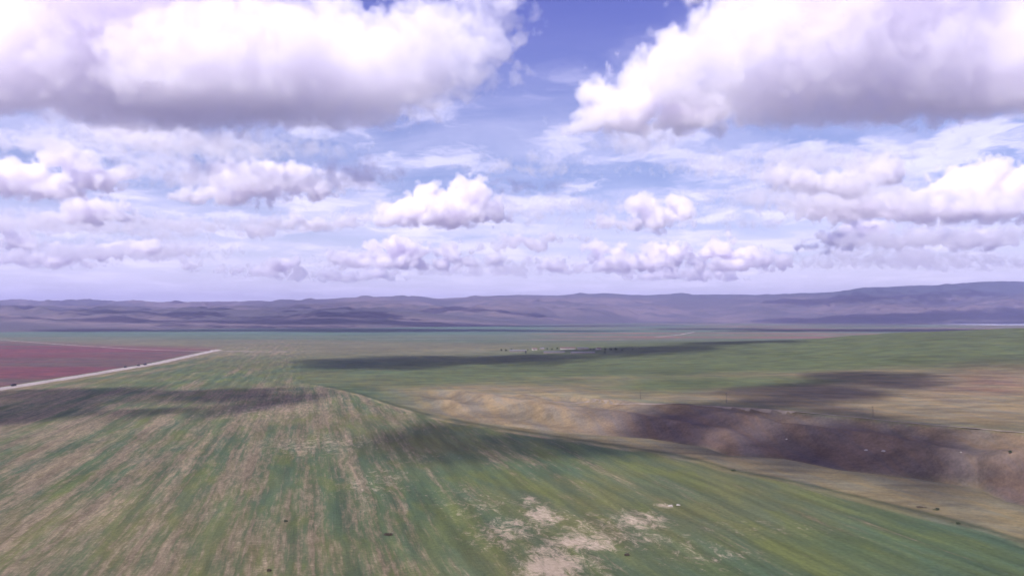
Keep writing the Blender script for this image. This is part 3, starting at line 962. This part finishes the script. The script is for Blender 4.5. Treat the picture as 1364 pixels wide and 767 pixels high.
def leaves(bm, n, rx, ry, z0, z1, sz, low=False):
    cl_ = [(random.uniform(-.7, .7) * rx, random.uniform(-.7, .7) * ry, random.uniform(z0, z1), random.uniform(.35, .6)) for _ in range(9)]
    for _ in range(n):
        cx_, cy_, cz_, k_ = random.choice(cl_)
        d_ = Vector((random.gauss(0, 1), random.gauss(0, 1), random.gauss(0, 1))).normalized() * random.random() ** .4
        p_ = Vector((cx_ + d_.x * rx * k_, cy_ + d_.y * ry * k_, max(.05, cz_ + d_.z * (z1 - z0) * k_)))
        a_ = Vector((random.gauss(0, 1), random.gauss(0, 1), random.gauss(0, 1))).normalized()
        b_ = a_.orthogonal().normalized()
        c_ = a_.cross(b_)
        s_ = sz * random.uniform(.6, 1.3)
        bm.faces.new([bm.verts.new(p_ + b_ * s_), bm.verts.new(p_ + c_ * s_ * .6), bm.verts.new(p_ - b_ * s_), bm.verts.new(p_ - c_ * s_ * .6)])


def tree():
    t = empty('tree', (0, 0, 0))
    b = bmesh.new(); cyl(b, (0, 0, -.4), (.1, 0, 3.2), .28, .16, 9)
    for k_ in range(5):
        a_ = k_ * 1.26; cyl(b, (.08, 0, 2.2 + .2 * k_), (math.cos(a_) * 1.6, math.sin(a_) * 1.6, 4.2 + .3 * k_), .12, .04, 6)
    mesh_obj('trunk', b, M_BARK, t)
    b = bmesh.new(); leaves(b, 900, 2.9, 2.9, 3.0, 6.6, .34); mesh_obj('crown', b, M_LEAF, t)
    return t


protos = [tree() for _ in range(3)]
spots = [(668, 467.6), (674, 468), (681, 467.4), (703, 467.2), (729, 466), (735, 466.4), (742, 465.6), (786, 466), (791, 466.6), (806, 466.4), (813, 467), (820, 466.6), (828, 467.4), (700, 470.8), (805, 471), (842, 466.4)]
for i, (a, b_) in enumerate(spots):
    t = protos[i] if i < 3 else copy_tree(protos[i % 3])
    t.location = drop(a, b_); t.rotation_euler.z = random.uniform(0, 6)
    k_ = random.uniform(.6, 1.05); t.scale = (k_ * random.uniform(1, 1.5), k_ * 1.2, k_)
    tag(t, 'small dark bushy tree in the scattered rows around the far farmstead', 'tree', 'trees around the far farmstead')


def shrub(px, py, rx, ry, h_, mat, label, n=700):
    b = bmesh.new(); leaves(b, n, rx, ry, .1, h_, .16)
    o = mesh_obj('shrub', b, mat, None, drop(px, py))
    return tag(o, label, 'shrub', 'scrub bushes dotted over the near ground')


for q in ((520, 709, 2.6, 1.6, .8, M_DRYB, 'widest dark scrub bush, on bare soil low in the middle of the stubble field', 1500),
          (384, 691, .9, .8, .6, M_LEAF, 'small dark bush on the green ground left of the widest scrub bush'),
          (363, 755, .9, .9, .6, M_DRYB, 'dark scrub bush at the very bottom of the stubble field'),
          (832, 735, 1.2, .9, .6, M_DRYB, 'dark scrub bush right of the big pale bare patch'),
          (974, 625, 1.6, 1.2, 1.0, M_LEAF, 'dark bush on the line of the field edge below the bluff'),
          (1340, 601, 1.2, 1.2, 1.0, M_LEAF, 'small bush on the upper right part of the bluff'),
          (1222, 673, 2.6, 1.0, .7, M_DRYB, 'long dark scrub on the tan strip near the right side'),
          (1241, 676, 1.6, 1.0, .9, M_LEAF, 'green bush at the right end of the long dark scrub'),
          (1268, 694, 1.2, 1.0, .7, M_LEAF, 'dark bush in the ditch below the tan strip')):
    shrub(*q)


def rock(px, py, r_, mat, label, seed):
    b = bmesh.new()
    bmesh.ops.create_icosphere(b, subdivisions=4, radius=1)
    rr = random.Random(seed)
    o1 = rr.uniform(0, 50)
    for v in b.verts:
        from mathutils import noise as mn
        k_ = 1 + .35 * mn.noise(v.co * 1.3 + Vector((o1, 0, 0))) + .12 * mn.noise(v.co * 4 + Vector((0, o1, 0)))
        v.co = Vector((v.co.x * r_ * 1.5, v.co.y * r_, v.co.z * r_ * .7)) * k_
    return tag(mesh_obj('rock', b, mat, None, drop(px, py) + Vector((0, 0, r_ * .2)), True), label, 'rock', 'pale rocks lying about')


M_ROCK = paint('pale_stone', (.30, .27, .25), .9, .15, 1.5)
rock(891, 671, .8, M_ROCK, 'white rock lying alone on the green field', 1)
rock(901, 670, .7, M_ROCK, 'smaller white stone beside the lone rock in the green field', 2)
rock(1173, 600, 1.1, M_ROCK, 'white boulder halfway up the dark bluff, rightmost of the pair', 3)
rock(1150, 598, 1.0, M_ROCK, 'flat pale boulder left of the white one halfway up the bluff', 4)
rock(1275, 601, .6, M_ROCK, 'pale stone high on the right end of the bluff', 5)
rock(1045, 584, .6, M_ROCK, 'pale stone on the dark left part of the bluff', 6)
